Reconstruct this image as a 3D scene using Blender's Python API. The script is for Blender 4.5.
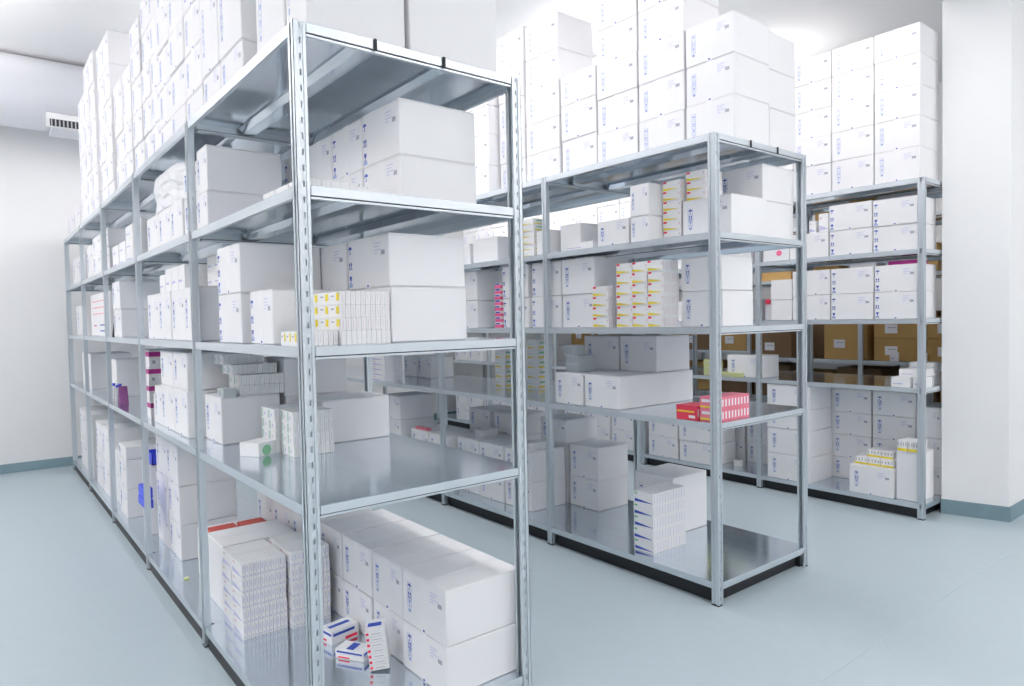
import bpy, bmesh, math, random
from mathutils import Matrix, Vector
random.seed(7)
for o in list(bpy.data.objects): bpy.data.objects.remove(o)
scene = bpy.context.scene
COL = scene.collection

# ------------------------------------------------------------------ camera
def camera():
    yaw, pitch, roll = 0.6697, -0.0347, -0.0196
    f = Vector((math.sin(yaw)*math.cos(pitch), math.cos(yaw)*math.cos(pitch), math.sin(pitch)))
    r = Vector((math.cos(yaw), -math.sin(yaw), 0.0)); u = r.cross(f)
    c, s = math.cos(roll), math.sin(roll)
    r, u = c*r + s*u, c*u - s*r
    cam = bpy.data.cameras.new('camera'); ob = bpy.data.objects.new('camera', cam); COL.objects.link(ob)
    m = Matrix((r, u, -f)).transposed().to_4x4(); m.translation = Vector((-0.8223, -2.1138, 1.5463))
    ob.matrix_world = m
    cam.sensor_width = 36.0; cam.lens = 682.12/1024*36.0; cam.clip_start = 0.05
    scene.camera = ob
camera()

# ------------------------------------------------------------------ light, exposure
scene.view_settings.view_transform = 'Standard'; scene.view_settings.look = 'None'
scene.view_settings.exposure = -0.78; scene.view_settings.gamma = 1.0; scene.view_settings.use_curve_mapping = False
w = bpy.data.worlds.new('world'); scene.world = w; w.use_nodes = True
w.node_tree.nodes['Background'].inputs[0].default_value = (0.9, 0.95, 1.0, 1); w.node_tree.nodes['Background'].inputs[1].default_value = 0.3
scene.cycles.max_bounces = 10; scene.cycles.diffuse_bounces = 6; scene.cycles.glossy_bounces = 5
scene.cycles.use_denoising = True
CEIL = 4.35
# unseen pendant lamps, several added as fill: (x, y, length along y, watts, share upwards, share downwards, height if lower)
LAMPS = [(-2.8, -1.6, 1.5, 58, 1.2, .25), (-2.8, 1.0, 1.5, 70, 1.3, .22), (-2.6, 3.2, 1.5, 62, 1.5, .3), (-1.7, 4.8, 1.5, 50, 4.2, .3),
         (-1.6, -4.3, 1.2, 14, .5, 1.), (.4, -4.4, 1.0, 24, .5, 1.), (2.4, -4.4, 1.0, 30, .5, 1.), (4.4, -4.4, 1.0, 36, .5, 1.), (6.4, -4.2, 1.0, 32, .5, 1.),  # unseen, added by the front wall so it bounces soft fill
         (2.2, -1.5, 1.2, 20, .5, 1.), (5.0, -2.2, 1.2, 14, .5, 1.),  # unseen, added to brighten the open floor
         (1.57, 0.9, 1.2, 11, .8, 1.4), (1.57, 2.8, 1.2, 20, .7, 1.4), (1.57, 4.6, 1.2, 42, .8, 1.2),  # unseen, the farther ones added to lift the shelf interiors
         (3.9, 0.0, 1.2, 20, 1.5, 1.5), (3.9, 2.4, 1.2, 18, .8, 1.3), (3.9, 4.4, 1.2, 34, .8, 1.3), (5.98, 2.2, 1.2, 14, 1.5, 2.6, 3.6)]  # unseen, the deeper ones over this aisle added as fill
LAMP_Z = 4.0
# ------------------------------------------------------------------ materials
def material(name, col, rough=0.5, metal=0.0, noise=0.0, scale=8.0, stretch=(1,1,1), bump=0.0, emit=0.0, rough_var=0.0, spec=0.5, detail=3.0, alpha=1.0, trans=0.0):
    m = bpy.data.materials.new(name); m.use_nodes = True
    nt = m.node_tree; b = nt.nodes['Principled BSDF']
    b.inputs['Base Color'].default_value = (*col, 1); b.inputs['Roughness'].default_value = rough; b.inputs['Metallic'].default_value = metal
    b.inputs['Specular IOR Level'].default_value = spec
    if trans: b.inputs['Transmission Weight'].default_value = trans
    if emit:
        b.inputs['Emission Color'].default_value = (*col, 1); b.inputs['Emission Strength'].default_value = emit
    if noise or bump or rough_var:
        tc = nt.nodes.new('ShaderNodeTexCoord'); mp = nt.nodes.new('ShaderNodeMapping'); mp.inputs['Scale'].default_value = stretch
        nz = nt.nodes.new('ShaderNodeTexNoise'); nz.inputs['Scale'].default_value = scale; nz.inputs['Detail'].default_value = detail
        geo = nt.nodes.new('ShaderNodeNewGeometry')
        nt.links.new(geo.outputs['Position'], mp.inputs['Vector']); nt.links.new(mp.outputs[0], nz.inputs['Vector'])
        if noise:
            rp = nt.nodes.new('ShaderNodeMix'); rp.data_type = 'RGBA'
            rp.inputs[6].default_value = (*[max(0, c*(1-noise)) for c in col], 1); rp.inputs[7].default_value = (*[min(1, c*(1+noise)) for c in col], 1)
            nt.links.new(nz.outputs['Fac'], rp.inputs[0]); nt.links.new(rp.outputs[2], b.inputs['Base Color'])
        if rough_var:
            mr = nt.nodes.new('ShaderNodeMapRange'); mr.inputs['To Min'].default_value = max(0.02, rough-rough_var); mr.inputs['To Max'].default_value = rough+rough_var
            nt.links.new(nz.outputs['Fac'], mr.inputs['Value']); nt.links.new(mr.outputs[0], b.inputs['Roughness'])
        if bump:
            bp = nt.nodes.new('ShaderNodeBump'); bp.inputs['Strength'].default_value = bump; bp.inputs['Distance'].default_value = 0.01
            nt.links.new(nz.outputs['Fac'], bp.inputs['Height']); nt.links.new(bp.outputs[0], b.inputs['Normal'])
    return m
M = {
 'carton': material('white_carton_board', (0.86, 0.853, 0.868), 0.62, noise=0.02, scale=5, spec=0.3),
 'pack': material('white_pack_board', (0.87, 0.865, 0.875), 0.45, noise=0.02, scale=9, spec=0.4),
 'greenpack': material('pale_yellow_green_board', (0.62, 0.66, 0.30), 0.5),
 'greypack': material('grey_green_pack_board', (0.55, 0.60, 0.62), 0.45),
 'redpack': material('red_pack_board', (0.72, 0.04, 0.09), 0.4),
 'pinkpack': material('pink_pack_board', (0.80, 0.20, 0.28), 0.4),
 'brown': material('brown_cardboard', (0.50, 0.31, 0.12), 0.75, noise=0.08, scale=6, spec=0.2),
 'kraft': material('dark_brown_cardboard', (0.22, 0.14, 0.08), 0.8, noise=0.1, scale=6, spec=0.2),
 'deck': material('galvanised_shelf_steel', (0.72, 0.79, 0.85), 0.14, 0.98, noise=0.10, scale=3.0, stretch=(6, 1, 1), rough_var=0.06, bump=0.015),
 'edge': material('galvanised_edge_steel', (0.70, 0.75, 0.79), 0.34, 0.75, noise=0.06, scale=5),
 'post': material('galvanised_post_steel', (0.68, 0.73, 0.77), 0.34, 0.7, noise=0.07, scale=6, stretch=(1, 1, .3)),
 'black': material('black_plastic', (0.015, 0.016, 0.02), 0.5),
 'wall': material('white_painted_wall', (0.87, 0.868, 0.872), 0.7, noise=0.012, scale=2.0, bump=0.02),
 'ceiling': material('white_ceiling_paint', (0.90, 0.90, 0.91), 0.8, noise=0.01, scale=1.0),
 'vinyl': material('blue_grey_vinyl_floor', (0.45, 0.53, 0.575), 0.33, noise=0.045, scale=14, rough_var=0.06, detail=8, spec=0.45),
 'seam': material('vinyl_weld', (0.50, 0.60, 0.635), 0.5),
 'skirt': material('dark_vinyl_skirting', (0.20, 0.30, 0.34), 0.45, noise=0.10, scale=12),
 'duct': material('white_duct_wrap', (0.80, 0.81, 0.85), 0.5, noise=0.02, scale=3),
 'lamp': material('lamp_diffuser', (0.95, 0.97, 1.0), 0.4, emit=9.0),
 'blue': material('blue_ink', (0.025, 0.07, 0.42), 0.5),
 'faint': material('faint_blue_ink', (0.42, 0.48, 0.80), 0.5),
 'pale': material('faded_blue_ink', (0.33, 0.42, 0.68), 0.5),
 'grey': material('grey_ink', (0.40, 0.40, 0.46), 0.5),
 'label': material('label_paper', (0.84, 0.84, 0.87), 0.5),
 'lilac': material('lilac_ink', (0.55, 0.54, 0.76), 0.5),
 'yellow': material('yellow_ink', (0.85, 0.68, 0.03), 0.5),
 'red': material('red_ink', (0.80, 0.03, 0.08), 0.5),
 'pink': material('pink_ink', (0.85, 0.14, 0.30), 0.5),
 'rose': material('rose_ink', (0.72, 0.52, 0.56), 0.5),
 'green': material('green_ink', (0.25, 0.55, 0.32), 0.5),
 'sage': material('sage_ink', (0.50, 0.64, 0.58), 0.5),
 'magenta': material('magenta_ink', (0.42, 0.02, 0.24), 0.5),
 'purple': material('purple_board', (0.20, 0.06, 0.20), 0.5),
 'bluep': material('bright_blue_plastic', (0.04, 0.07, 0.72), 0.4),
 'orange': material('orange_board', (0.52, 0.07, 0.05), 0.5),
 'bag': material('white_plastic_bag', (0.80, 0.80, 0.83), 0.35),
 'tape': material('packing_tape_film', (0.865, 0.858, 0.873), 0.35),
 'film': material('clear_film', (0.9, 0.92, 0.94), 0.2, trans=0.7),
}
# ------------------------------------------------------------------ mesh helpers
QU = ((0,3,2,1),(4,5,6,7),(0,1,5,4),(1,2,6,5),(2,3,7,6),(3,0,4,7))
class MB:
    def __init__(s): s.v=[]; s.f=[]; s.m=[]; s.mats=[]
    def mat(s, m):
        if m not in s.mats: s.mats.append(m)
        return s.mats.index(m)
    def box(s, x0, x1, y0, y1, z0, z1, m):
        n=len(s.v); k=s.mat(m)
        s.v += [(x0,y0,z0),(x1,y0,z0),(x1,y1,z0),(x0,y1,z0),(x0,y0,z1),(x1,y0,z1),(x1,y1,z1),(x0,y1,z1)]
        for q in QU: s.f.append(tuple(n+i for i in q)); s.m.append(k)
    def poly(s, pts, m):
        n=len(s.v); s.v += pts; s.f.append(tuple(range(n, n+len(pts)))); s.m.append(s.mat(m))
    def prism(s, pts2, a, b, plane, m):
        """extrude a 2D outline between a and b along the axis normal to plane ('x','y','z')"""
        def P(p, t): return (t,p[0],p[1]) if plane=='x' else ((p[0],t,p[1]) if plane=='y' else (p[0],p[1],t))
        n=len(s.v); c=len(pts2); k=s.mat(m)
        s.v += [P(p,a) for p in pts2]+[P(p,b) for p in pts2]
        s.f.append(tuple(n+i for i in range(c))[::-1]); s.f.append(tuple(n+c+i for i in range(c))); s.m += [k,k]
        for i in range(c):
            j=(i+1)%c; s.f.append((n+i,n+j,n+c+j,n+c+i)); s.m.append(k)
    def tube(s, c, r, a, b, axis, m, n=24, r2=None):
        r2 = r if r2 is None else r2
        pts=[(math.cos(2*math.pi*i/n), math.sin(2*math.pi*i/n)) for i in range(n)]; k=s.mat(m); o=len(s.v)
        def P(p, t, R):
            u,v=c[0]+p[0]*R, c[1]+p[1]*R
            return (t,u,v) if axis=='x' else ((u,t,v) if axis=='y' else (u,v,t))
        s.v += [P(p,a,r) for p in pts]+[P(p,b,r2) for p in pts]
        for i in range(n):
            j=(i+1)%n; s.f.append((o+i,o+j,o+n+j,o+n+i)); s.m.append(k)
        s.f.append(tuple(o+i for i in range(n))[::-1]); s.f.append(tuple(o+n+i for i in range(n))); s.m += [k,k]
    def mesh(s, name, bevel=0.0, smooth=False):
        me=bpy.data.meshes.new(name); me.from_pydata(s.v,[],s.f)
        for m in s.mats: me.materials.append(M[m])
        me.polygons.foreach_set('material_index', s.m)
        bm=bmesh.new(); bm.from_mesh(me); bmesh.ops.recalc_face_normals(bm, faces=bm.faces)
        if bevel: bmesh.ops.bevel(bm, geom=list(bm.edges), offset=bevel, segments=1, affect='EDGES', clamp_overlap=True)
        bm.to_mesh(me); bm.free()
        if smooth:
            for p in me.polygons: p.use_smooth=True
        return me
def link(name, me, loc=(0,0,0), parent=None, rz=0.0):
    o=bpy.data.objects.new(name, me); COL.objects.link(o); o.location=loc; o.rotation_euler.z=rz
    if parent: o.parent=parent
    return o
LABELS={}
def tag(o, label, cat, group=None):
    n=len(label.split()); assert 4<=n<=16, (n,label)
    LABELS.setdefault(label,[]).append(o.name)
    o['label']=label; o['category']=cat
    if group: o['group']=group
    return o
_sm={}
def get(k,fn):
    if k not in _sm: _sm[k]=fn()
    return _sm[k]
def struct(name, me, loc=(0,0,0), parent=None):
    o=link(name, me, loc, parent)
    if not parent: o['kind']='structure'
    return o
def boxmesh(name, x0,x1,y0,y1,z0,z1,m,bevel=0):
    b=MB(); b.box(x0,x1,y0,y1,z0,z1,m); return b.mesh(name,bevel)

ORD=['first','second','third','fourth','fifth','sixth','seventh','eighth','ninth','tenth','eleventh','twelfth','thirteenth','fourteenth','fifteenth','sixteenth','seventeenth','eighteenth','nineteenth','twentieth']
# ------------------------------------------------------------------ the room
X0, X1, Y0, Y1 = -3.4, 8.6, -5.0, 6.97
fl = struct('floor', boxmesh('floor', X0, X1, Y0, Y1, -0.12, -0.0015, 'seam'))
for (a,b,c,d) in ((X0,-0.045,Y0,Y1), (-0.042,X1,-0.698,Y1), (-0.042,X1,Y0,-0.701)):
    link('vinyl_sheet', boxmesh('vinyl_sheet', a,b,c,d,-0.0015,0.0,'vinyl'), parent=fl)
struct('ceiling', boxmesh('ceiling', X0, X1, Y0, Y1, CEIL, CEIL+.12, 'ceiling'))
struct('wall_back', boxmesh('wall_back', X0-.12, X1+.12, Y1, Y1+.12, -0.12, CEIL+.12, 'wall'))
struct('wall_front', boxmesh('wall_front', X0-.12, X1+.12, Y0-.12, Y0, -0.12, CEIL+.12, 'wall'))
struct('wall_left', boxmesh('wall_left', X0-.12, X0, Y0, Y1, -0.12, CEIL+.12, 'wall'))
struct('wall_right', boxmesh('wall_right', X1, X1+.12, Y0, Y1, -0.12, CEIL+.12, 'wall'))
b=MB(); b.prism([(5.05,-.489),(X1,-.489),(X1,-.08),(4.948,-.08)],0,3.86,'z','wall'); struct('wall_corner', b.mesh('wall_corner', .004))
struct('trim_1', boxmesh('ceiling_beam', X0, X1, -0.489, -0.085, 3.86, CEIL, 'wall', .004))
struct('baseboard_back', boxmesh('baseboard', X0, X1, Y1-.008, Y1, 0, .1, 'skirt', .002))
b=MB(); b.prism([(5.042,-.497),(5.05,-.489),(4.948,-.08),(4.940,-.08)],0,.11,'z','skirt'); b.box(5.05,X1,-.497,-.489,0,.11,'skirt')
struct('baseboard_right', b.mesh('baseboard'))
struct('baseboard_left', boxmesh('baseboard', X0, X0+.008, Y0, Y1-.008, 0, .1, 'skirt', .002))
# unseen ceiling lamps, some of them added as fill light
for i,(x,y,L,wt,fu,fd,*hz) in enumerate(LAMPS):
    lz=hz[0] if hz else LAMP_Z
    hm=MB(); hm.box(-.12,.12,-L/2,L/2,-.05,0,'ceiling')
    o=link('unseen_ceiling_light', hm.mesh('unseen_ceiling_light',.006), (x,y,lz))
    for q in (-L*.4,L*.4): link('suspension_rod', get(('rod',lz),lambda:boxmesh('suspension_rod',-.004,.004,-.004,.004,0,CEIL-lz,'edge')), (0,q,0), o)
    tag(o, 'unseen white ceiling light fitting over %s, %s of the room fittings'%('the front floor' if y<-1.3 else 'the left aisle' if x<0 else ('the middle aisle' if x<3 else 'the right aisle'), ORD[i]), 'light', 'ceiling light fittings')
    dm=MB(); dm.box(-.10,.10,-L/2+.02,L/2-.02,-.056,-.0505,'lamp'); link('diffuser', dm.mesh('diffuser'), parent=o)
    for up in (0,1):                                 # direct and indirect light of the fitting
        ld=bpy.data.lights.new('lamp_light','AREA'); ld.shape='RECTANGLE'; ld.size=.2; ld.size_y=L-.04; ld.energy=wt*(fu if up else fd); ld.color=(1.0,0.957,0.93)
        lo=bpy.data.objects.new('lamp_light', ld); COL.objects.link(lo); lo.location=(0,0,.01 if up else -.07); lo.parent=o
        if up: lo.rotation_euler.x=math.pi
# air duct along the back wall with its grille
d=MB(); d.tube((6.58,3.985),.36,X0,3.0,'x','duct',48)
duct=link('air_duct', d.mesh('air_duct',0,True)); 
for p in duct.data.polygons: p.use_smooth = len(p.vertices)==4
tag(duct,'wide round white air duct under the ceiling along the back wall','duct')
for x in (-2.3,-.13,2.1):
    d=MB(); d.tube((6.58,3.985),.364,x-.012,x+.012,'x','duct',48); link('joint_ring', d.mesh('joint_ring'), parent=duct)
g=MB(); g.box(-.16,.9,6.14,6.185,3.565,3.705,'wall')
vent=link('vent_grille', g.mesh('vent_grille',.004)); tag(vent,'small white vent grille with dark slots below the round duct','vent')
g=MB(); g.box(-.13,.88,6.136,6.14,3.575,3.645,'black'); link('opening', g.mesh('opening'), parent=vent)
g=MB(); g.box(-.1,.85,6.185,6.62,3.575,3.618,'duct'); link('neck', g.mesh('neck'), parent=vent)
louvre=boxmesh('louvre',-.006,.006,6.13,6.136,3.575,3.645,'grey')
for i in range(30): link('louvre', louvre, (-.115+.034*i,0,0), vent)

# ------------------------------------------------------------------ racks
W=.919
RACK={'A':dict(x=0.0,y=0.0,bay=1.347,n=5,z=[.105,.953,1.470,1.986,2.5],name='left'),
      'B':dict(x=2.226,y=.016,bay=1.347,n=5,z=[.124,.976,1.483,1.984,2.496],name='middle'),
      'C':dict(x=4.639,y=-.0735,bay=1.345,n=5,z=[.1145,.977,1.492,2.006,2.524],name='right'),
      'D':dict(x=6.42,y=-.10,bay=1.30,n=5,z=[.12,.60,1.05,1.93,2.5],name='back')}
PH=.022
def upright_mesh(H, s, dpt):
    """channel post opening inwards: web on the outside, two flanges with a pressed, slotted groove; s=+1 left side, -1 right side"""
    b=MB(); t=.002; g=.0035; c=(dpt+.004)/2
    def bx(x0,x1,y0,y1,z0,z1,m='post'):
        a,e=sorted((s*x0,s*x1)); b.box(a,e,y0,y1,z0,z1,m)
    bx(0,t,-PH,-.008,0,H); bx(0,t,.008,PH,0,H); bx(.004,.004+t,-.008,.008,0,H)     # web with a pressed groove
    n=int(H/.05)
    for q in (-1,1):
        def fl(x0,x1,d,z0=0,z1=H):
            y0,y1=sorted((q*(PH-d),q*(PH-d-t))); bx(x0,x1,y0,y1,z0,z1)
        fl(0,c-.009,0); fl(c+.009,dpt,0); fl(c-.009,c-.003,g); fl(c+.003,c+.009,g)
        for i in range(n+1):
            z0=i*.05; z1=min(z0+.030,H)
            if z1>z0: fl(c-.003,c+.003,g,z0,z1)
        fl(c-.008,c+.008,.011)                                                     # backing strip added so the slots look dark
        y0,y1=sorted((q*(PH-.002),q*(PH-.011))); bx(dpt-t,dpt,y0,y1,0,H)
    return b.mesh('upright')
def foot_mesh(s):
    b=MB(); a,c=sorted((-s*.0015,s*.034)); b.box(a,c,-.0235,.0235,0,.008,'black'); return b.mesh('foot_cap',.002)
def shelf_mesh(L):
    """pressed tray: deck with folded skirts; x 0..W, y 0..L"""
    b=MB(); t=.0015; e=.046; yl=PH-.012; h=.036
    b.box(e,W-e,.001,L-.001,-t,0,'deck')
    b.box(.004,e,yl,L-yl,-t,0,'deck'); b.box(W-e,W-.004,yl,L-yl,-t,0,'deck')
    for x0,x1 in ((.004,.006),(W-.006,W-.004)): b.box(x0,x1,yl,L-yl,-h,-t,'edge')
    b.box(.006,.020,yl,L-yl,-h,-h+.0015,'edge'); b.box(W-.020,W-.006,yl,L-yl,-h,-h+.0015,'edge')
    return b.mesh('shelf')
def end_beam_mesh():
    b=MB(); e=.046
    b.box(e,W-e,0,.0025,-.030,-.0016,'edge'); b.box(e,W-e,.0025,.016,-.030,-.0285,'edge'); b.box(e,W-e,.004,.018,-.041,-.034,'edge')
    b.box(e,W-e,.006,.010,-.034,-.030,'black')
    return b.mesh('end_beam')
def stiffener_mesh(L):
    b=MB(); b.prism([(-.045,0),(-.028,-.026),(.028,-.026),(.045,0),(.040,0),(.025,-.023),(-.025,-.023),(-.040,0)],.03,L-.03,'y','deck'); return b.mesh('stiffener')
def build_rack(key):
    R=RACK[key]; H=R['z'][-1]+.0008
    t=bpy.data.objects.new('shelving_rack',None); COL.objects.link(t); t.location=(R['x'],R['y'],0)
    tag(t, {'A':'long galvanised steel shelving rack nearest the camera on the left','B':'galvanised steel shelving rack standing in the middle of the room',
            'C':'galvanised steel shelving rack beside the white wall corner on the right','D':'dark galvanised rack of brown boxes seen through the right rack'}[key],'shelf','galvanised shelving racks')
    L=R['bay']; ends=upright_mesh(H,1,.042),upright_mesh(H,-1,.042); mids=upright_mesh(H,1,.031),upright_mesh(H,-1,.031); fl_,fr_=foot_mesh(1),foot_mesh(-1)
    sm,em,st=shelf_mesh(L),end_beam_mesh(),stiffener_mesh(L)
    for k in range(R['n']+1):
        y=k*L+(PH if k==0 else (-PH if k==R['n'] else (.016 if key=='A' else 0)))
        ml,mr=ends if k in (0,R['n']) else mids
        for me,fm,x in ((ml,fl_,0),(mr,fr_,W)):
            u=link('upright',me,(x,y,0),t); link('foot_cap',fm,parent=u)
    for k in range(R['n']):
        for i,z in enumerate(R['z']):
            if key=='D' and i==2 and k>=2: z=1.115
            s=link('shelf',sm,(0,k*L,z),t)
            link('end_beam',em,(0,.001,0),s); link('end_beam',em,(W,L-.001,0),s,math.pi)
            for x in (.30*W,.68*W): link('stiffener',st,(x,0,-.002),s)
    pl,pe=boxmesh('black_strip',-.006,.006,.026,L-.026,0,.066,'black'),boxmesh('black_strip',.05,W-.05,-.006,.006,0,.058,'black')  # black upright boards set in the gap below the bottom shelf
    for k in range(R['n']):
        for x in ((.018 if key=='A' else .048),W-.048): link('black_strip',pl,(x,k*L,0),t)
    link('black_strip',pe,(0,.056,0),t)
    return t
racks={k:build_rack(k) for k in 'ABCD'}
clip=boxmesh('clip',-.006,.006,-.006,.0005,-.036,.004,'black',.002)
for k,xs in (('A',(.285,.56)),('B',(.33,.60))):
    for x in xs: link('clip',clip,(x,0,RACK[k]['z'][4]),racks[k])

# ------------------------------------------------------------------ cartons
SHELF=['bottom shelf','second shelf','third shelf','fourth shelf','top']
_cm={}
def carton_mesh(dx,dy,h,mat='carton'):
    k=(round(dx,3),round(dy,3),round(h,3),mat)
    if k not in _cm:
        b=MB(); b.box(-dx/2,dx/2,-dy/2,dy/2,0,h-.003,mat); bv=b.mesh('carton',min(.004,h*.04))
        bm=bmesh.new(); bm.from_mesh(bv)
        f=MB()                                       # two top flaps meeting at a seam
        f.box(-dx/2+.001,dx/2-.001,-dy/2+.001,-.0012,h-.0035,h,mat); f.box(-dx/2+.001,dx/2-.001,.0012,dy/2-.001,h-.0035,h,mat)
        fm=f.mesh('flaps'); bm.from_mesh(fm); bm.to_mesh(bv); bm.free(); bpy.data.meshes.remove(fm)
        _cm[k]=bv
    return _cm[k]
def icon(b,kind,cy,cz,s,m):
    """small handling symbols drawn as thin prisms on the -x face (outline in y,z)"""
    x0,x1=-.0006,.0
    P=lambda pts: b.prism([(cy-p[0]*s,cz+p[1]*s) for p in pts],x0,x1,'x',m)
    if kind=='glass':
        P([(-.35,.5),(.35,.5),(.22,.0),(.06,-.1),(-.06,-.1),(-.22,.0)]); P([(-.06,-.1),(.06,-.1),(.06,-.4),(-.06,-.4)]); P([(-.3,-.4),(.3,-.4),(.3,-.5),(-.3,-.5)])
    elif kind=='umbrella':
        P([(-.5,.1),(-.38,.35),(0,.5),(.38,.35),(.5,.1)]); P([(-.05,.1),(.05,.1),(.05,-.5),(-.05,-.5)]); P([(-.05,-.4),(-.05,-.5),(-.25,-.5),(-.25,-.4)])
    else:
        for d in (-.25,.25):
            P([(d-.22,.1),(d,.5),(d+.22,.1)]); P([(d-.08,.1),(d+.08,.1),(d+.08,-.35),(d-.08,-.35)])
        P([(-.5,-.4),(.5,-.4),(.5,-.5),(-.5,-.5)])
def strip_mesh(h, s, full, faint=False):
    b=MB(); n=3
    zs=[.82,.5,.2] if full else [.74,.58,.42]
    for k,z in zip(('umbrella','arrows','glass'),zs): icon(b,k,0,z*h,s,'faint' if faint else ('blue' if k!='glass' or full else 'pale'))
    if not full:
        q=s*.62
        for a,c,lo,hi in ((-q,-q+.0016,.33*h,.82*h),(q-.0016,q,.33*h,.82*h)): b.box(-.0005,0,a,c,lo,hi,'pale')
        for z in (.33,.50,.66,.82): b.box(-.0005,0,-q,q,z*h-.0008,z*h+.0008,'pale')
        b.box(-.0005,0,-q*.6,q*.6,.24*h,.30*h,'pale')
    else: b.box(-.0005,0,-s*.5,s*.5,.05*h,.11*h,'pale')
    return b.mesh('handling_symbols')
def label_mesh(w_,h_):
    b=MB(); b.box(-.0005,0,-w_/2,w_/2,-h_/2,h_/2,'label')
    for i,(a,c) in enumerate(((.1,.62),(.1,.5),(.1,.7),(.1,.35))):
        z=h_*(.36-.2*i); b.box(-.0011,-.0005,w_/2-w_*c,w_/2-w_*a,z-.0022,z+.0005,'lilac')
    b.box(-.0011,-.0005,-w_*.44,-w_*.16,-h_*.40,-h_*.12,'grey')
    return b.mesh('printed_label')
def tape_mesh(h,dx):
    b=MB(); b.box(-.0004,0,-.022,.022,h-.07,h,'tape'); b.box(-.0004,0,-.022,.022,.0,.06,'tape'); b.box(-.0004,dx*.99,-.022,.022,h,h+.0005,'tape'); b.box(-.0012,-.0004,-.006,.006,.004,.012,'blue')
    return b.mesh('packing_tape')
CART=[]   # every stack: rack, shelf index, lane, x0,x1,y0,y1,heights,mark,base z or None, description
def col(rk,i,lane,x0,x1,y0,y1,hs,mark='S',desc='white carton',mat='carton',jit=.004):
    CART.append((rk,i,lane,x0,x1,y0,y1,hs,mark,desc,mat,jit))
def make_cartons():
    groups={}
    for c in CART: groups.setdefault((c[0],c[1],c[2],c[9]),[]).append(c)
    for (rk,i,lane,desc),cs in groups.items():
        cs.sort(key=lambda c:c[5]); R=RACK[rk]
        for n,c in enumerate(cs):
            _,_,_,x0,x1,y0,y1,hs,mark,_,mat,jit=c
            z=R['z'][i]+.001
            if rk=='D' and i==2 and (y0+y1)/2>R['y']+2*R['bay']: z=1.116
            for t,h in enumerate(hs):
                dx,dy=x1-x0,y1-y0-.004
                j=random.uniform(-jit,jit); jy=random.uniform(-.0008,.0008)
                o=link('carton', carton_mesh(dx,dy,h-.0015,mat), ((x0+x1)/2+j,(y0+y1)/2+jy,z), rz=random.uniform(-.003,.003))
                tier=('lowest' if t==0 else ORD[t]) if len(hs)>1 else 'only'
                row='' if lane is None else (' '+lane+' row,')
                if desc.startswith('tall'): row=''
                tag(o,'%s,%s %s tier, %s from the aisle end, %s rack %s'%(desc,row,tier,ORD[n],R['name'],SHELF[i]),'carton','%ss on the %s rack %s'%(desc,R['name'],SHELF[i]))
                if mark!='N' and dy>.12:
                    full=mark=='T'; s=min(.026,dy*.09) if not full else .03
                    off=dy/2-max(.022,dy*(.07 if full else .17))
                    link('handling_symbols', get(('s',round(h,2),full,round(s,3),i==4),lambda:strip_mesh(round(h,2)-.01,s*(.85 if i==4 else 1),full,i==4)), (-dx/2-.0002,off,0),o)
                    if h>.13: link('printed_label', get(('l',round(dy*.3,2)),lambda:label_mesh(round(dy*.3,2),.06)), (-dx/2-.0002,-dy/2+dy*.22,h*.73),o)
                elif mark=='N' and rk!='D' and h>.15 and dy>.2: pass
                if mark!='N' and h>.15 and dy>.2 and random.random()<.75:
                    link('packing_tape', get(('t',round(h,4),round(dx,2)),lambda:tape_mesh(h-.0015,round(dx,2))), (-dx/2-.0001,0,0),o)
                z+=h

L='left'; Rr='right'
def rep(h,n): return [h]*n
# left rack, top
for y0,y1,x0,hs in ((.03,.212,.062,rep(.38,1)),(.217,.505,.060,rep(.38,1)),(.585,.885,.03,[.14]+rep(.29,2)),(.89,1.15,.03,[.14]+rep(.36,2)),
    (1.165,1.46,.03,[.13]+rep(.2,3)),(1.465,1.765,.03,[.13]+rep(.2,3)),(1.77,2.06,.035,[.13]+rep(.2,4)),(2.08,2.32,.05,rep(.2,5)),(2.33,2.57,.05,rep(.2,5)),
    (2.60,2.90,.05,[.2,.2,.2,.2,.15]),(2.92,3.22,.045,[.2,.2,.36]),(3.23,3.54,.045,[.2,.2,.36]),(3.60,3.89,.03,[.12,.2,.2,.2,.24,.24]),(3.91,4.2,.03,[.12,.2,.2,.2,.24,.26]),
    (4.30,4.60,.02,[.15,.22,.22,.22,.22,.24]),(4.62,4.92,.02,[.15,.22,.22,.22,.22,.26]),(4.94,5.42,.03,[.3,.3,.3,.22]),(5.55,6.05,.03,[.22]),(6.08,6.6,.03,[.22])):
    col('A',4,L,x0,x0+.36,y0,y1,hs)
col('A',4,Rr,.44,.832,.03,.43,rep(.38,1),'N')
# left rack, fourth shelf
col('A',3,L,.03,.37,1.15,1.32,[.168,.205])
col('A',3,L,.05,.39,1.385,1.67,[.2,.15])
for y0,y1 in ((1.70,1.96),(1.97,2.27),(2.28,2.60)): col('A',3,L,.05,.39,y0,y1,[.215])
col('A',3,L,.05,.40,4.10,4.47,[.2,.15]); col('A',3,L,.05,.40,4.5,4.93,[.2,.14]); col('A',3,L,.05,.4,4.96,5.33,[.3])
col('A',3,L,.05,.4,5.5,6.0,[.28]); col('A',3,L,.05,.4,6.05,6.5,[.28])
for y0,y1 in ((.10,.40),(.41,.70),(.71,.99),(1.0,1.28)): col('A',3,Rr,.43,.77,y0,y1,[.172,.205],'T')
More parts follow.
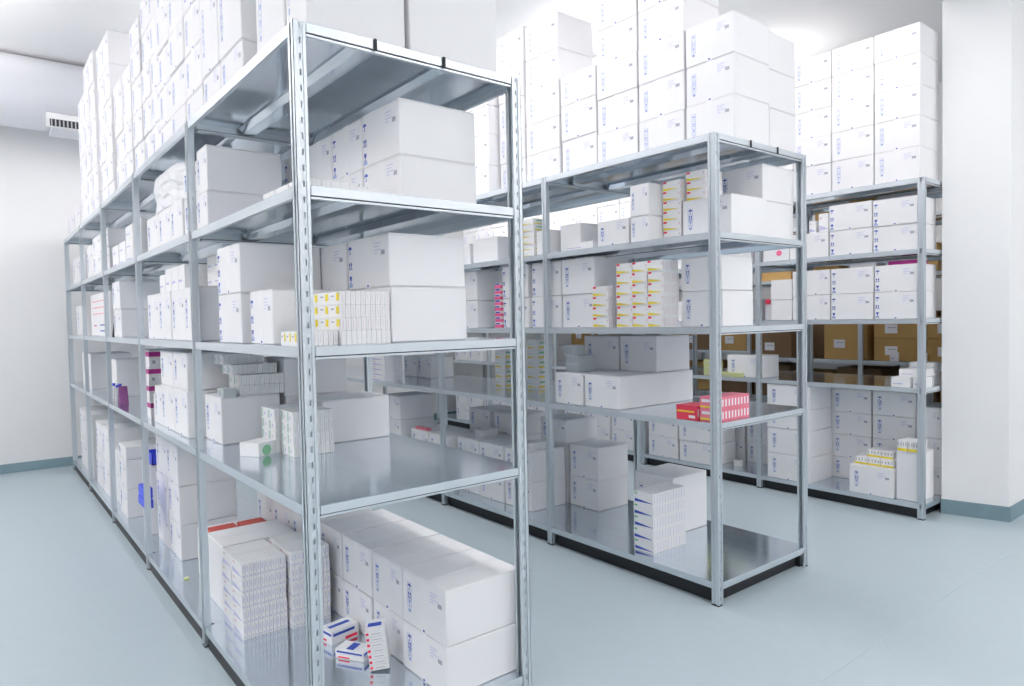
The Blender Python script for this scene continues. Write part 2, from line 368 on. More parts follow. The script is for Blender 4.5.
# left rack, third shelf
col('A',2,L,.05,.368,.40,.655,[.205],'T'); col('A',2,L,.03,.37,.705,1.02,[.205,.2],'T')
for y0,y1 in ((1.385,1.67),(1.68,1.97),(1.98,2.28),(2.30,2.62)): col('A',2,L,.04,.38,y0,y1,[.268])
col('A',2,L,.05,.39,3.68,4.0,[.21,.21]); col('A',2,None,.06,.46,4.22,5.3,[.37],'N','white carton with red dashes'); col('A',2,L,.05,.4,5.55,6.3,[.30])
col('A',2,Rr,.375,.705,.10,.45,[.205,.195],'T'); col('A',2,Rr,.375,.705,.46,.81,[.205,.195],'T'); col('A',2,Rr,.38,.71,.82,1.14,[.205,.195],'T')

# left rack, second shelf
col('A',1,L,.13,.42,1.395,1.70,[.235])
for y0,y1,hs in ((1.73,2.03,[.25,.2]),(2.04,2.36,[.25,.2]),(2.37,2.56,[.23])): col('A',1,L,.05,.38,y0,y1,hs)
col('A',1,L,.12,.4,4.45,4.75,[.32],'N'); col('A',1,L,.06,.4,5.5,6.1,[.34],'N')
col('A',1,Rr,.50,.86,1.05,1.33,[.213],'N'); col('A',1,Rr,.45,.80,1.40,1.72,[.213,.2],'N')

# left rack, bottom shelf
for y0,y1 in ((.05,.385),(.39,.66),(.67,.975),(.985,1.25),(1.27,1.56),(1.57,1.86),(1.87,2.15)): col('A',0,Rr,.547 if y0<1.2 else .52,.91 if y0<1.2 else .87,y0,y1,[.197,.22])
col('A',0,L,.12,.49,1.42,1.72,[.34],'N'); col('A',0,L,.16,.5,1.76,2.1,[.27],'N')
col('A',0,L,.13,.47,2.39,2.69,[.22,.24,.25]); col('A',0,L,.13,.47,2.70,3.02,[.22,.24,.25]); col('A',0,L,.1,.44,3.1,3.38,[.24,.24])
col('A',0,L,.05,.39,3.68,3.98,[.22,.22,.1]); col('A',0,L,.07,.4,4.1,4.42,[.22,.22]); col('A',0,L,.05,.4,4.5,4.85,[.28,.3]); col('A',0,L,.05,.4,4.9,5.25,[.28,.3])
col('A',0,L,.05,.4,5.5,5.9,[.3,.3]); col('A',0,L,.05,.4,5.95,6.4,[.3,.3])
# middle rack, top
for y0,y1,x0,hs in ((.05,.37,2.46,[.25,.222,.222]),(.38,.725,2.46,[.25,.222,.222,.22,.22]),(.735,1.08,2.46,[.25,.222,.222,.22,.22]),(1.09,1.43,2.46,[.28,.24,.2]),
    (1.44,1.80,2.45,[.25,.22,.24,.23,.25]),(1.82,2.13,2.45,[.25,.22,.24,.25,.26]),(2.15,2.48,2.36,[.25,.24,.22,.2])):
    col('B',4,L,x0,x0+.345,y0,y1,hs)
col('B',4,Rr,2.82,3.11,.06,.39,[.24,.22,.214],'N')
# middle rack, fourth shelf
col('B',3,Rr,2.39,2.735,.025,.35,[.215]); col('B',3,Rr,2.753,3.09,.065,.37,[.215,.21])
col('B',3,L,2.27,2.6,.492,.64,[.152,.185]); col('B',3,L,2.27,2.6,.65,.91,[.155]); col('B',3,L,2.34,2.62,1.13,1.33,[.19],'N'); col('B',3,L,2.3,2.62,1.38,1.53,[.17],'N')
col('B',3,L,2.35,2.7,2.05,2.38,[.2],'N'); col('B',3,L,2.35,2.7,2.42,2.67,[.18],'N')
# middle rack, third shelf
col('B',2,L,2.39,2.69,.09,.365,[.2,.195],'S')
for y0,y1 in ((.945,1.25),(1.26,1.565),(1.60,1.90),(2.215,2.50)): col('B',2,L,2.275,2.6,y0,y1,[.217,.235],'T' if y0>1.2 else 'S')
# middle rack, second shelf
col('B',1,L,2.27,3.0,.745,1.05,[.205]); col('B',1,L,2.27,3.0,1.06,1.325,[.205])
col('B',1,Rr,2.72,2.99,3.66,3.92,[.21]); col('B',1,Rr,2.72,2.99,3.93,4.2,[.21])
# middle rack, bottom shelf
for y0,y1 in ((1.71,2.03),(2.04,2.36),(2.37,2.68),(2.72,3.04),(3.05,3.35)): col('B',0,L,2.36 if y0<2.7 else 2.3,2.70 if y0<2.7 else 2.63,y0,y1,[.217,.225])
col('B',0,L,2.28,2.65,3.5,3.82,[.29,.215,.22])
col('B',0,Rr,2.73,3.05,1.385,1.69,[.227,.24]); col('B',0,Rr,2.73,3.05,1.72,2.03,[.227,.23,.18]); col('B',0,Rr,2.74,3.06,2.32,2.66,[.22,.22,.18]); col('B',0,Rr,2.74,3.06,2.72,3.04,[.22,.22,.18])
col('B',0,Rr,2.69,3.05,.675,1.0,[.375])
# right rack, top
yy=-.04
for n in range(18):
    y1=yy+.325
    if n<4 or n>7: col('C',4,None,4.66,5.0,yy,y1,[.236,.226,.225,.225,.215] if n<4 else [.236,.226])
    yy=y1+.004
# right rack, fourth shelf
col('C',3,None,4.66,5.0,-.027,.295,[.195,.2],'T'); col('C',3,None,4.66,5.0,.30,.637,[.2,.205],'T'); col('C',3,None,4.66,5.0,.645,.975,[.205]); col('C',3,None,4.67,5.0,.985,1.235,[.2],'N')
col('C',3,None,4.66,5.0,1.35,1.68,[.2,.2]); col('C',3,None,4.66,5.0,1.7,2.03,[.2]); col('C',3,None,4.66,5.0,2.05,2.4,[.2])
col('C',3,None,4.66,5.0,2.75,3.07,[.2])
# right rack, third shelf
for y0,y1 in ((-.027,.285),(.292,.625),(.632,.87)): col('C',2,None,4.66,5.0,y0,y1,[.205,.205],'T')
col('C',2,None,4.66,5.0,.886,.955,[.2,.21]); col('C',2,None,4.66,4.95,.96,1.155,[.175,.175],'N'); col('C',2,None,4.70,5.0,1.165,1.24,[.2],'N')
for y0 in (1.4,2.0,2.72): col('C',2,None,4.685,5.0,y0,y0+.33,[.2])
# right rack, second shelf
col('C',1,None,4.69,4.95,1.25,1.62,[.2]); col('C',1,None,4.66,5.0,4.3,4.6,[.2]); col('C',1,None,4.66,5.0,4.65,4.95,[.2]); col('C',1,None,4.69,5.0,5.1,5.4,[.16]); col('C',1,None,4.66,5.0,5.5,5.8,[.16]); col('C',1,None,4.66,5.0,5.85,6.15,[.16])
# right rack, bottom shelf
col('C',0,'front',4.65,5.02,.80,1.195,[.217,.224,.18,.2]); col('C',0,'front',4.66,5.0,.145,.48,[.222]); col('C',0,'front',4.684,4.95,-.03,.138,[.37],'N')
for y0,y1 in ((.48,.825),(.135,.472)): col('C',0,'back',5.05,5.4,y0,y1,[.188,.195,.195,.2])
col('C',0,'back',5.02,5.4,-.06,.125,[.22,.22,.24])
for y0,y1 in ((1.35,1.66),(1.68,2.0),(2.02,2.34)): col('C',0,'back',5.06,5.4,y0,y1,[.2,.2,.2])
for y0,y1 in ((1.74,2.16),(2.18,2.55),(2.75,3.08),(3.1,3.45),(3.5,3.83),(4.05,4.4),(4.42,4.75),(4.8,5.15),(5.17,5.5),(5.52,5.85),(5.88,6.2)): col('C',0,'front',4.66 if y0<5 else 4.69,5.0,y0,y1,[.205,.2])
# back rack
BR='brown cardboard box'
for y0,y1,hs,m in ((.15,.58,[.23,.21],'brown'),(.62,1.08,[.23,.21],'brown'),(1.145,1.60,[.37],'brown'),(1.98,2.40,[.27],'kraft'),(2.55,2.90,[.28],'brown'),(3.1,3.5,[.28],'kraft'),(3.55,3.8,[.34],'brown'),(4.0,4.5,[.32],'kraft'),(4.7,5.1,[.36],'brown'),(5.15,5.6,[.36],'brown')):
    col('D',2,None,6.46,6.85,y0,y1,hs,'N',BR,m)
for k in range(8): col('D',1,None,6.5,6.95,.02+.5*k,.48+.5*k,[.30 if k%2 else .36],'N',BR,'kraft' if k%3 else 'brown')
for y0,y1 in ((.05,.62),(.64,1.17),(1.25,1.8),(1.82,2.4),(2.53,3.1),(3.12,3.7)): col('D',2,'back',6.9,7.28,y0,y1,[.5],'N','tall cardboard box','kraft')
for y0 in (.5,1.4,2.0): col('D',3,None,6.5,6.9,y0,y0+.4,[.28],'N',BR,'brown')
col('D',0,None,6.5,6.9,1.4,1.8,[.3],'N',BR,'brown')
make_cartons()
# middle rack second shelf: two cartons standing on the long ones
for k,(y0,y1) in enumerate(((.77,1.09),(1.10,1.44))):
    o=link('carton',carton_mesh(.345,y1-y0-.004,.235),(2.83,(y0+y1)/2,RACK['B']['z'][1]+.206))
    tag(o,'white carton standing on the long cartons, %s one, middle rack second shelf'%('nearer','farther')[k],'carton','cartons on the long cartons')
    link('handling_symbols',get(('s',.23,False,.026),lambda:strip_mesh(.22,.026,False)),(-.1727,(y1-y0)/2-.06,0),o); link('printed_label',get(('l',.09),lambda:label_mesh(.09,.06)),(-.1727,-(y1-y0)/2+.07,.17),o)

# ------------------------------------------------------------------ medicine packs
_pm={}
def pack_mesh(dx,dy,h,axis,n,mat):
    k=(round(dx,3),round(dy,3),round(h,3),axis,n,mat)
    if k not in _pm:
        b=MB(); g=.0008
        for i in range(n):
            if axis=='x': b.box(-dx/2+dx*i/n+g,-dx/2+dx*(i+1)/n-g,-dy/2,dy/2,0,h,mat)
            elif axis=='y': b.box(-dx/2,dx/2,-dy/2+dy*i/n+g,-dy/2+dy*(i+1)/n-g,0,h,mat)
            else: b.box(-dx/2,dx/2,-dy/2,dy/2,h*i/n+g,h*(i+1)/n-g,mat)
        _pm[k]=b.mesh('pack',.0006 if n<4 else 0)
    return _pm[k]
def print_mesh(dx,dy,h,style,n,axis):
    """flat print on the -x and -y faces; coordinates are fractions of the face"""
    b=MB(); e=.0006
    def fx(a,c,lo,hi,m): b.box(-dx/2-e,-dx/2,dy/2-dy*c,dy/2-dy*a,h*lo,h*hi,m)     # -x face, a..c from the far end
    def fy(a,c,lo,hi,m): b.box(-dx/2+dx*a,-dx/2+dx*c,-dy/2-e,-dy/2,h*lo,h*hi,m)
    def wedge(a,c,lo,hi,m):
        b.prism([(dy/2-dy*a,h*lo),(dy/2-dy*c,h*(lo+.06)),(dy/2-dy*c,h*(lo+.09)),(dy/2-dy*a,h*hi)],-dx/2-e,-dx/2,'x',m)
    k=n if axis=='x' else 6
    if style=='redyellow':
        fx(.03,.22,.80,.98,'red'); wedge(.03,.85,.08,.34,'yellow'); fx(.90,.95,.55,.75,'rose')
        for i in range(k): fy((i+.22)/k,(i+.36)/k,.12,.85,'rose')
    elif style=='yellowgreen':
        wedge(.08,.8,.12,.32,'yellow'); fx(.06,.5,.52,.58,'sage'); fy(.1,.9,.15,.32,'yellow'); fy(.2,.9,.62,.78,'green')
    elif style=='bluewhite':
        wedge(.05,.95,.08,.38,'lilac'); fx(.1,.3,.7,.82,'rose')
        for i in range(k): fy((i+.32)/k,(i+.62)/k,.10,.22,'lilac'); fy((i+.38)/k,(i+.56)/k,.45,.85,'lilac')
    elif style=='blueline':
        wedge(.05,.95,.10,.36,'blue'); fx(.04,.2,.72,.88,'green')
        for i in range(k): fy((i+.44)/k,(i+.54)/k,.12,.88,'lilac')
    elif style=='yellowtab':
        for i in range(3): fx((i+.62)/3,(i+.86)/3,.30,.88,'yellow'); fx((i+.15)/3,(i+.4)/3,.6,.72,'grey')
        for i in range(k): fy((i+.44)/k,(i+.5)/k,.15,.85,'rose')
    elif style=='sage':
        for i in range(2): fx((i+.05)/2,(i+.3)/2,.1,.9,'sage'); fx((i+.5)/2,(i+.62)/2,.3,.6,'lilac')
        for i in range(k): fy((i+.45)/k,(i+.52)/k,.15,.85,'sage')
    elif style=='greyrib':
        for i in range(k): fx((i+.3)/k,(i+.6)/k,.15,.8,'grey')
    elif style=='red':
        fx(.04,.86,.50,.62,'yellow'); fx(.6,.9,.1,.3,'label')
        for i in range(k): fy((i+.25)/k,(i+.6)/k,.2,.8,'label')
    elif style=='pink':
        fx(.0,1,.10,.24,'yellow'); fx(.1,.7,.55,.8,'label')
        for i in range(10): fy((i+.25)/10,(i+.65)/10,.2,.8,'label')
    elif style=='magenta':
        fx(.0,1,.62,.9,'magenta'); fy(0,1,.62,.9,'magenta')
        for i in range(5): fy((i+.3)/5,(i+.6)/5,.2,.4,'grey')
    elif style=='bluered':
        fx(.05,.95,.62,.8,'blue'); fy(.05,.85,.6,.8,'blue'); fy(.5,.95,.08,.3,'red'); fx(.1,.5,.1,.25,'red')
        b.box(-dx*.4,dx*.35,-dy*.1,dy*.15,h,h+e,'blue')
    elif style=='reddots':
        for i in range(7): fy(.03,.17,(i+.3)/7,(i+.75)/7,'red'); fy(.3,.8,(i+.42)/7,(i+.5)/7,'grey')
        fx(.1,.9,.84,.92,'blue'); fx(.1,.9,.12,.2,'blue')
        b.box(-dx*.4,dx*.3,-dy*.1,dy*.2,h,h+e,'blue')
    elif style=='yellowbar':
        fx(0,1,.06,.3,'yellow')
        for i in range(4): fx((i+.3)/4,(i+.6)/4,.5,.8,'grey')
    elif style=='plain':
        for i in range(k): fy((i+.44)/k,(i+.5)/k,.15,.85,'label')
        fx(.1,.6,.3,.4,'lilac')
    elif style=='redblue':
        fx(0,1,.05,.6,'pink'); fx(.1,.9,.65,.9,'blue'); fy(0,1,.05,.6,'pink')
    return b.mesh('printed_marks')
def pack(x0,x1,y0,y1,z,h,style,label,group=None,axis='x',n=10,mat='pack',rz=0.0,tilt=None,cat='medicine pack'):
    dx,dy=x1-x0,y1-y0
    o=link('medicine_pack',pack_mesh(dx,dy,h,axis,n,mat),((x0+x1)/2,(y0+y1)/2,z),rz=rz)
    if tilt: o.rotation_euler=(tilt[0],tilt[1],rz)
    tag(o,label,cat,group)
    if style: link('printed_marks',get(('p',round(dx,3),round(dy,3),round(h,3),style,n,axis),lambda:print_mesh(dx,dy,h,style,n,axis)),parent=o)
    return o
def pile(x0,x1,y0,y1,z,h,nl,style,desc,group,jit=.003,**k):
    for i in range(nl):
        jx,jy=random.uniform(-jit,jit),random.uniform(-jit*.3,jit*.3)
        pack(x0+jx,x1+jx,y0+jy,y1+jy,z+.0005,h-.001,style,desc%(('lowest' if i==0 else ORD[i])+' layer'),group,**k); z+=h
ZA,ZB,ZC,ZD=[[z+.0005 for z in RACK[k]['z']] for k in 'ABCD']
# left rack bottom shelf: blue-and-white packs in two piles
pile(.10,.304,1.065,1.215,ZA[0],.070,5,'bluewhite','white pack with blue print, left pile, front, %s, left rack bottom shelf','blue printed packs',n=12)
pile(.10,.304,1.22,1.37,ZA[0],.070,5,'bluewhite','white pack with blue print, left pile, back, %s, left rack bottom shelf','blue printed packs',n=12)
pile(.315,.505,1.03,1.18,ZA[0],.073,5,'bluewhite','white pack with blue print, right pile, front, %s, left rack bottom shelf','blue printed packs',n=11)
pile(.315,.505,1.185,1.335,ZA[0],.073,5,'bluewhite','white pack with blue print, right pile, back, %s, left rack bottom shelf','blue printed packs',n=11)
pack(.38,.52,.76,.85,ZA[0],.062,'bluered','blue and red striped white pack lying beside the cartons, bottom shelf',n=3,axis='y',rz=.15)
pack(.385,.465,.53,.67,ZA[0],.042,'bluered','flat blue striped white pack lying in front, left rack bottom shelf',n=2,axis='z',rz=.55)
pack(.432,.512,.40,.50,ZA[0]+.010,.17,'reddots','leaning bundle of red dotted flat packs, left rack bottom shelf',n=7,axis='z',rz=-.55,tilt=(.05,-.10))
for i in range(2): pack(.18+.16*i,.32+.16*i,1.80,1.95,ZA[0]+.2715,.03,None,'orange red flat box, %s one, lying on a white carton, bottom shelf'%('left','right')[i],'orange flat boxes',n=1,mat='orange',cat='box')
pack(.075,.10,2.05,2.075,ZA[0],.006,None,'tiny yellow tag lying on the steel, left rack bottom shelf',n=1,mat='greenpack',cat='tag')
# left rack second shelf
pile(.275,.465,.845,.985,ZA[1],.050,4,'sage','white pack with green print, front pile, %s, left rack second shelf','green printed packs',n=9)
pile(.255,.45,1.01,1.19,ZA[1],.050,4,'sage','white pack with green print, back pile, %s, left rack second shelf','green printed packs',n=9)
o=pack(.125,.25,.98,1.09,ZA[1],.062,None,'small white box with a green round blot on the second shelf',n=1,rz=.5,cat='box')
g=MB(); g.prism([(.028*math.cos(a*math.pi/8)-.012,.026+.024*math.sin(a*math.pi/8)) for a in range(16)],-.0556,-.055,'y','green'); link('green_blot',g.mesh('green_blot'),parent=o)
o=link('carton',carton_mesh(.34,.3,.20),(.60-.15,1.93-.12,ZA[1])) if False else None
bx_=link('carton',carton_mesh(.30,.28,.213),(.605-.15+.14,1.89,ZA[1])); tag(bx_,'white carton half hidden behind the grey pack pile, second shelf','carton')
for i,(xa,xb,ya) in enumerate(((.22,.445,1.41),(.22,.445,1.41),(.20,.425,1.45),(.17,.37,1.50))):
    pack(xa,xb,ya,ya+.18,ZA[1]+.2355+.052*i,.050,'sage','grey edged white pack, %s layer of the pile on a carton, second shelf'%ORD[i],'packs piled on the carton',n=9)
pack(.135,.20,1.39,1.49,ZA[1]+.2355,.042,'greyrib','small grey box lying on the front left carton, second shelf',n=1,mat='greypack',cat='box')
for s in range(2):
    pile(.06+.0*s,.36,2.75+.17*s,2.915+.17*s,ZA[1],.11,4,'magenta','magenta banded white pack, '+('near','far')[s]+' pile, %s, left rack second shelf','magenta banded packs',n=5)
for i in range(3):
    b=MB(); b.tube((0,0),.022,0,.10,'z','pack',16); b.tube((0,0),.012,.10,.11,'z','pack',12); jar=link('bottle',b.mesh('bottle'),(.08+.03*(i%2),4.12+.11*i,ZA[1]))
    tag(jar,'small white bottle with blue cap, %s from near, left rack second shelf'%ORD[i],'bottle','white bottles'); b=MB(); b.tube((0,0),.014,.11,.13,'z','bluep',12); link('cap',b.mesh('cap'),parent=jar)
b=MB(); b.tube((0,0),.042,0,.15,'z','pack',20); b.tube((0,0),.044,.15,.17,'z','pack',20); o=link('jar',b.mesh('jar'),(.1,2.625,ZA[1])); tag(o,'plain white round jar beside the lowest cartons, second shelf','jar')
b=MB(); b.prism([(-.05,0),(.05,0),(.0,.13)],-.03,.03,'x','purple'); o=link('leaflet_stand',b.mesh('leaflet_stand'),(.09,3.95,ZA[1])); tag(o,'small purple triangular leaflet stand on the left rack second shelf','stand')
# left rack third shelf
z=ZA[2]
pack(.03,.177,.12,.27,z,.048,'yellowtab','white pack with yellow tab at the near corner, left rack third shelf','yellow tab packs',n=8)
pack(.18,.37,.10,.26,z,.048,'plain','white pack under the yellow tab packs, left rack third shelf','yellow tab packs',n=10)
pile(.18,.37,.105,.385,z+.0485,.0455,3,'yellowtab','yellow tab white pack, upper pile, %s, left rack third shelf','yellow tab packs',n=10)
pile(.15,.30,1.395,1.525,z+.269,.08,2,'plain','small white pack on the first carton, near pile, %s, left rack third shelf','packs on the cartons',n=2)
pile(.15,.30,1.53,1.66,z+.269,.08,2,'plain','small white pack on the first carton, far pile, %s, left rack third shelf','packs on the cartons',n=2)
for i in range(4): pack(.05,.25,1.70+.15*i,1.84+.15*i,z+.269,.125 if i<3 else .1,'plain','white pack on the carton row, %s from near, left rack third shelf'%ORD[i],'packs on the carton row',n=3)
b=MB(); b.tube((0,0),.045,0,.11,'z','black',16,.03); b.tube((0,0),.012,.11,.2,'z','black',12); b.box(-.012,.05,-.01,.01,.2,.23,'black'); o=link('spray_bottle',b.mesh('spray_bottle'),(.10,4.13,z)); tag(o,'black spray bottle standing on the left rack third shelf','bottle')
dash=[o for o in bpy.data.objects if o.get('label','').startswith('white carton with red dashes')][0]
b=MB()
for r_ in range(3):
    for i in range(19): b.box(-.0006,0,.40-.046*i-.022,.40-.046*i,.30-.055*r_,.308-.055*r_,'red')
for r_ in range(2): b.box(-.0006,0,-.35,.0,.09-.05*r_,.1-.05*r_,'blue'); b.box(-.0006,0,.2,.36,.085,.095,'red')
link('printed_dashes',b.mesh('printed_dashes'),(-.2002,0,0),dash)
# left rack fourth shelf: flat packs by the near post, bag on the cartons
for i in range(3): pack(.04,.24,.06+.13*i,.18+.13*i,ZA[3],.036,'plain','flat wrapped white pack, %s from the aisle end, left rack fourth shelf'%ORD[i],'flat packs by the near post',n=6)
for i in range(2): pack(.25,.42,.08+.15*i,.21+.15*i,ZA[3],.030,'plain','flat white pack, inner row, %s from aisle end, left rack fourth shelf'%ORD[i],'flat packs by the near post',n=6)
for i in range(4):
    for t in range(3 if i<2 else 2): pack(.05,.3,2.78+.29*i,3.04+.29*i,ZA[3]+.085*t,.084,'plain','white wrapped pack, %s from near, %s layer, left rack fourth shelf'%(ORD[i],ORD[t]),'wrapped packs in the third bay',n=7)
def bag(name,loc,dx,dy,dz,label):
    bm=bmesh.new(); bmesh.ops.create_cube(bm,size=1.0); bmesh.ops.subdivide_edges(bm,edges=list(bm.edges),cuts=7,use_grid_fill=True)
    rnd=random.Random(3)
    for v in bm.verts:
        c=v.co; n=c.normalized()
        k=1-.18*(abs(c.x)*2)**4*(abs(c.y)*2)**4
        wv=.03*math.sin(19*c.x+7*c.z)+.03*math.sin(23*c.y-11*c.x)+rnd.uniform(-.04,.04)
        if c.z>-.49: c.z+=wv
        c.x=c.x*k+ (wv*.5 if c.z>-.49 else 0); c.y*=k
    me=bpy.data.meshes.new(name); bm.to_mesh(me); bm.free(); me.materials.append(M['bag'])
    me.transform(Matrix.Translation((0,0,dz/2)) @ Matrix.Diagonal((dx,dy,dz,1)))
    o=link(name,me,loc); tag(o,label,'bag'); return o
bag('plastic_bag',(.22,2.16,ZA[3]+.225),.32,.78,.20,'crumpled white plastic bag on the cartons, left rack fourth shelf')
# left rack bottom shelf, far: blue clip with a strap, blue tray
b=MB(); b.box(-.02,.03,0,.22,.0,.055,'bluep'); b.box(-.02,.03,.01,.20,.06,.13,'bluep'); b.box(.0,.012,.03,.13,.055,.06,'bluep')
o=link('strap_clip',b.mesh('strap_clip',.004),(.024,2.7345,.38)); tag(o,'bright blue plastic clip fixed to a post with a hanging strap','clip')
b=MB(); b.box(-.004,.004,.06,.085,-.2,.0,'bluep')
for i in range(5): b.box(-.007,.007,.05,.095,-.19+.04*i,-.172+.04*i,'bluep')
link('strap',b.mesh('strap'),parent=o)
b=MB(); b.box(-.12,.12,-.1,.1,0,.006,'bluep')
for a in ((-.12,.12,-.1,-.094),(-.12,.12,.094,.1),(-.12,-.114,-.1,.1),(.114,.12,-.1,.1)): b.box(*a,0,.08,'bluep')
o=link('tray',b.mesh('tray'),(.24,3.2,ZA[0]+.4815)); tag(o,'bright blue plastic tray on a carton, left rack bottom shelf','tray')
# middle rack
z=ZB[3]
pile(2.385,2.50,.357,.485,z,.0575,6,'redyellow','red and yellow marked pack, front pile, %s, middle rack fourth shelf','red and yellow packs, fourth shelf')
pile(2.42,2.58,.215,.345,z+.2155,.055,3,'redyellow','red and yellow marked pack, on the carton, %s, middle rack fourth shelf','red and yellow packs, fourth shelf')
pack(2.27,2.36,.95,1.22,z,.048,'plain','flat white pack lying at the shelf edge, middle rack fourth shelf',n=6,axis='y')
pile(2.30,2.42,1.56,1.69,z,.045,6,'yellowgreen','yellow striped white pack, %s of the pile, middle rack fourth shelf','yellow striped packs, fourth shelf',n=5)
z=ZB[2]
pile(2.25,2.385,.378,.492,z,.0642,6,'redyellow','red and yellow marked pack, first pile from aisle, %s, middle rack third shelf','red and yellow packs, third shelf',n=9)
pile(2.25,2.385,.497,.612,z,.0642,6,'redyellow','red and yellow marked pack, second pile from aisle, %s, middle rack third shelf','red and yellow packs, third shelf',n=9)
pile(2.26,2.40,.622,.745,z,.0642,6,'redyellow','red and yellow marked pack, third pile from aisle, %s, middle rack third shelf','red and yellow packs, third shelf',n=9)
pile(2.245,2.43,.80,.935,z,.0642,4,'redyellow','red and yellow marked pack, low farthest pile, %s, middle rack third shelf','red and yellow packs, third shelf',n=10)
pile(2.27,2.36,1.925,1.99,z,.042,8,'redblue','thin red and blue pack, %s of the pile, middle rack third shelf','red and blue thin packs',n=1)
pack(2.25,2.33,2.36,2.45,z,.02,None,'flat crimson card lying at the edge, middle rack third shelf',n=1,mat='redpack') if False else None
z=ZB[1]
pack(2.265,2.42,.17,.31,z,.075,'red','bright red pack with yellow stripe, lying alone, middle rack second shelf',n=6,mat='redpack')
pile(2.272,2.565,.04,.155,z,.066,2,'pink','pinkish red pack with yellow band, %s, near corner, middle rack second shelf','pinkish red packs',n=3,mat='pinkpack')
pile(2.36,2.52,1.20,1.32,z+.2055,.055,2,'greyrib','grey green ribbed pack, %s, on the long carton, middle rack second shelf','grey green packs',n=9,mat='greypack')
pack(2.34,2.44,1.22,1.32,z+.3165,.07,'greyrib','small grey green pack on top of the ribbed packs, middle rack',n=5,mat='greypack')
pile(2.74,2.86,2.06,2.19,z,.08,5,'yellowgreen','yellow and green marked pack, near pile, %s, middle rack second shelf','yellow and green packs',n=3)
pile(2.62,2.72,2.34,2.47,z,.08,5,'yellowgreen','yellow and green marked pack, far pile, %s, middle rack second shelf','yellow and green packs',n=3)
pile(2.245,2.44,3.72,3.97,z,.05,5,'bluewhite','blue striped white pack, far end, %s, middle rack second shelf','blue striped packs, far end',n=8)
z=ZB[0]
pile(2.32,2.63,.535,.685,z,.0725,5,'blueline','white pack with blue wedge, %s of the pile, middle rack bottom shelf','blue wedge packs',n=12)
for i,(y,x) in enumerate(((1.76,2.42),(2.5,2.5))): pack(x,x+.16,y,y+.12,z+.4425,.05,'plain','small white pack lying on the carton row, %s one, middle rack bottom'%('near','far')[i],'small packs on the carton row',n=4)
pack(2.32,2.37,3.1,3.3,z+.4425,.02,None,'flat pink card lying on the cartons, middle rack bottom shelf',n=1,mat='pinkpack',cat='card')
# right rack
z=ZC[3]
pack(4.68,4.82,.655,.735,z+.2055,.15,'bluewhite','blue marked narrow box, taller one, right rack fourth shelf',n=1,cat='box'); pack(4.68,4.82,.76,.815,z+.2055,.10,'bluewhite','blue marked narrow box, shorter one, right rack fourth shelf',n=1,cat='box')
pack(4.86,5.1,.66,.86,z+.2055,.19,None,'tan cardboard box behind the narrow blue boxes, right rack',n=1,mat='brown',cat='box')
o=[o for o in bpy.data.objects if o.get('label','').startswith('white carton, only tier, fourth from the aisle end, right rack fourth shelf')][0]
b=MB(); b.box(-.0008,0,-.09,.02,.02,.10,'label'); b.prism([(-.03+.026*math.cos(a*math.pi/6),.065+.024*math.sin(a*math.pi/6)) for a in range(12)],-.0016,-.0008,'x','pink'); link('pink_sticker',b.mesh('pink_sticker'),(-.1652,0,0),o)
pack(4.655,4.668,.915,.975,z,.10,None,'white paper card standing at the shelf edge, right rack fourth shelf',n=1,cat='card')
z=ZC[2]
b=MB(); b.prism([(.025*math.cos(a*math.pi/8),.025*math.sin(a*math.pi/8)) for a in range(16)],-.006,.006,'x','redpack'); o=link('round_tag',b.mesh('round_tag'),(4.6925,1.203,z+.165)); tag(o,'small round red tag stuck on a narrow grey carton, right rack third shelf','tag')
for i in range(3): pack(4.7+.02*i,4.9,.0+.3*i,.2+.3*i,z+.4105,.03,None,('tan flat box','white flat box','magenta flat box')[2-i]+' on the upper cartons, right rack third shelf',n=1,mat=('magenta','pack','brown')[i],cat='box')
z=ZC[1]
for i,(x0,x1,y0,y1,zz,h) in enumerate(((4.66,4.86,.03,.16,0,.075),(4.69,4.86,-.05,.02,0,.075),(4.72,4.95,-.03,.13,.0765,.055),(4.956,5.1,-.02,.16,0,.11),(4.96,5.1,-.02,.15,.111,.06))):
    pack(x0,x1,y0,y1,z+zz,h,'plain','white pack, %s of the small heap at the right rack second shelf'%ORD[i],'white packs at the corner',n=4)
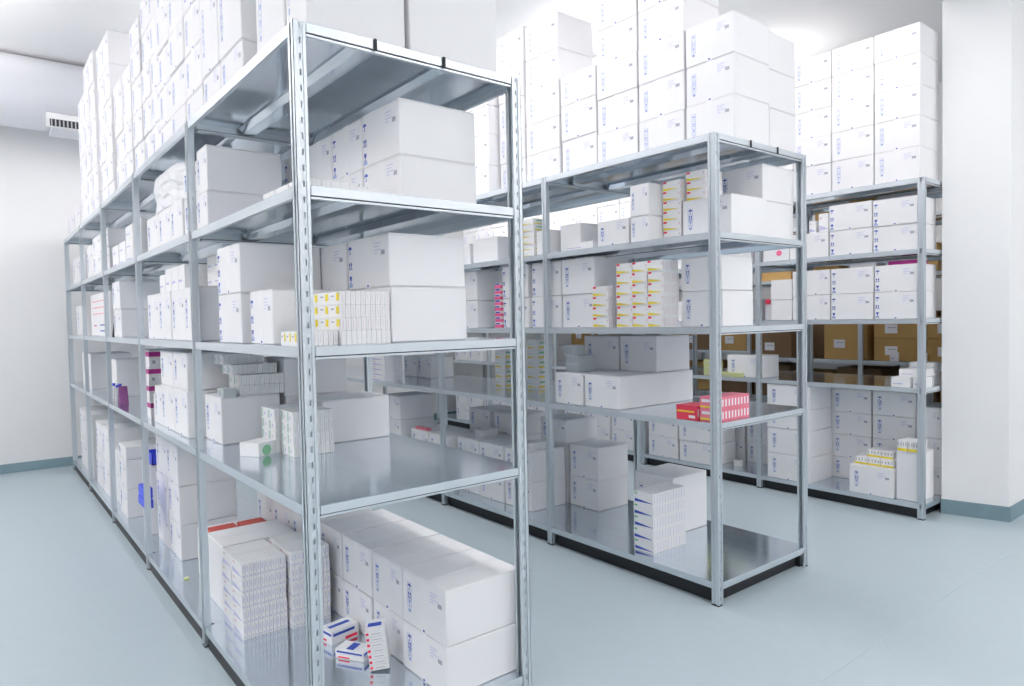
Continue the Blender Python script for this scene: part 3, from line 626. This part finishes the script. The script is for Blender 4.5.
pile(4.66,4.80,1.74,1.86,z,.05,3,'plain','pale yellow green box, %s of the pile, right rack second shelf','pale yellow green boxes',n=1,mat='greenpack'); pack(4.645,4.683,1.44,1.70,z,.038,'plain','long pale yellow box at the edge, right rack second shelf',n=1,mat='greenpack',cat='box')
z=ZC[0]
for i in range(3): pack(4.70,4.86,.16+.1*i,.255+.1*i,z+.2225,.06,'yellowbar','yellow barred white pack on the front carton, %s, right rack bottom'%ORD[i],'yellow barred packs',n=2,axis='y')
for i in range(2): pack(4.74,4.88,.18+.1*i,.275+.1*i,z+.2835,.06,'yellowbar','yellow barred white pack, upper layer, %s, right rack bottom shelf'%ORD[i],'yellow barred packs',n=2,axis='y')
for i in range(2): pack(4.68,4.85,-.02+.075*i,.05+.075*i,z+.3715,.085,'yellowbar','yellow barred white pack on the tall carton, %s, right rack bottom'%ORD[i],'yellow barred packs',n=2,axis='y')
b=MB(); b.tube((0,0),.045,0,.05,'z','pack',20); b.tube((0,0),.018,.05,.052,'z','grey',14); o=link('tape_roll',b.mesh('tape_roll'),(4.86,1.62,z)); tag(o,'small white tape roll lying on the right rack bottom shelf','tape')
# back rack: paper labels and packs
for o in [o for o in bpy.data.objects if o.get('label','').startswith('brown cardboard box') and 'third shelf' in o['label']]:
    d=o.dimensions; b=MB(); b.box(-.0008,0,-.06,.06,-.045,.045,'label'); b.box(-.0014,-.0008,-.05,.03,.01,.018,'grey'); link('paper_label',b.mesh('paper_label'),(-d.x/2-.0002,.06,d.z*.45),o)
for i in range(3): pack(6.43,6.5,.06+.11*i,.16+.11*i,ZD[2],.09,'bluered' if i==0 else 'plain','small white pack by the brown boxes, %s, back rack third shelf'%ORD[i],'small packs on the back rack',n=2) if False else None
for i in range(4): pack(6.43,6.455,.05+.26*i,.13+.26*i,ZD[2],.09,'plain','small white pack before the brown boxes, %s, back rack third shelf'%ORD[i],'small packs on the back rack',n=2)
for o in bpy.data.objects:
    if o.type=='MESH' and o.parent and (o.name.startswith('printed_') or o.name.startswith('handling_') or o.name.startswith('packing_') ): o['kind']='stuff'
dup=[l for l,v in LABELS.items() if len(v)>1]
if dup: print('DUPLICATE LABELS',dup)
from collections import Counter
print('COUNTS',Counter(o.get('category') for o in bpy.data.objects if o.get('category')))
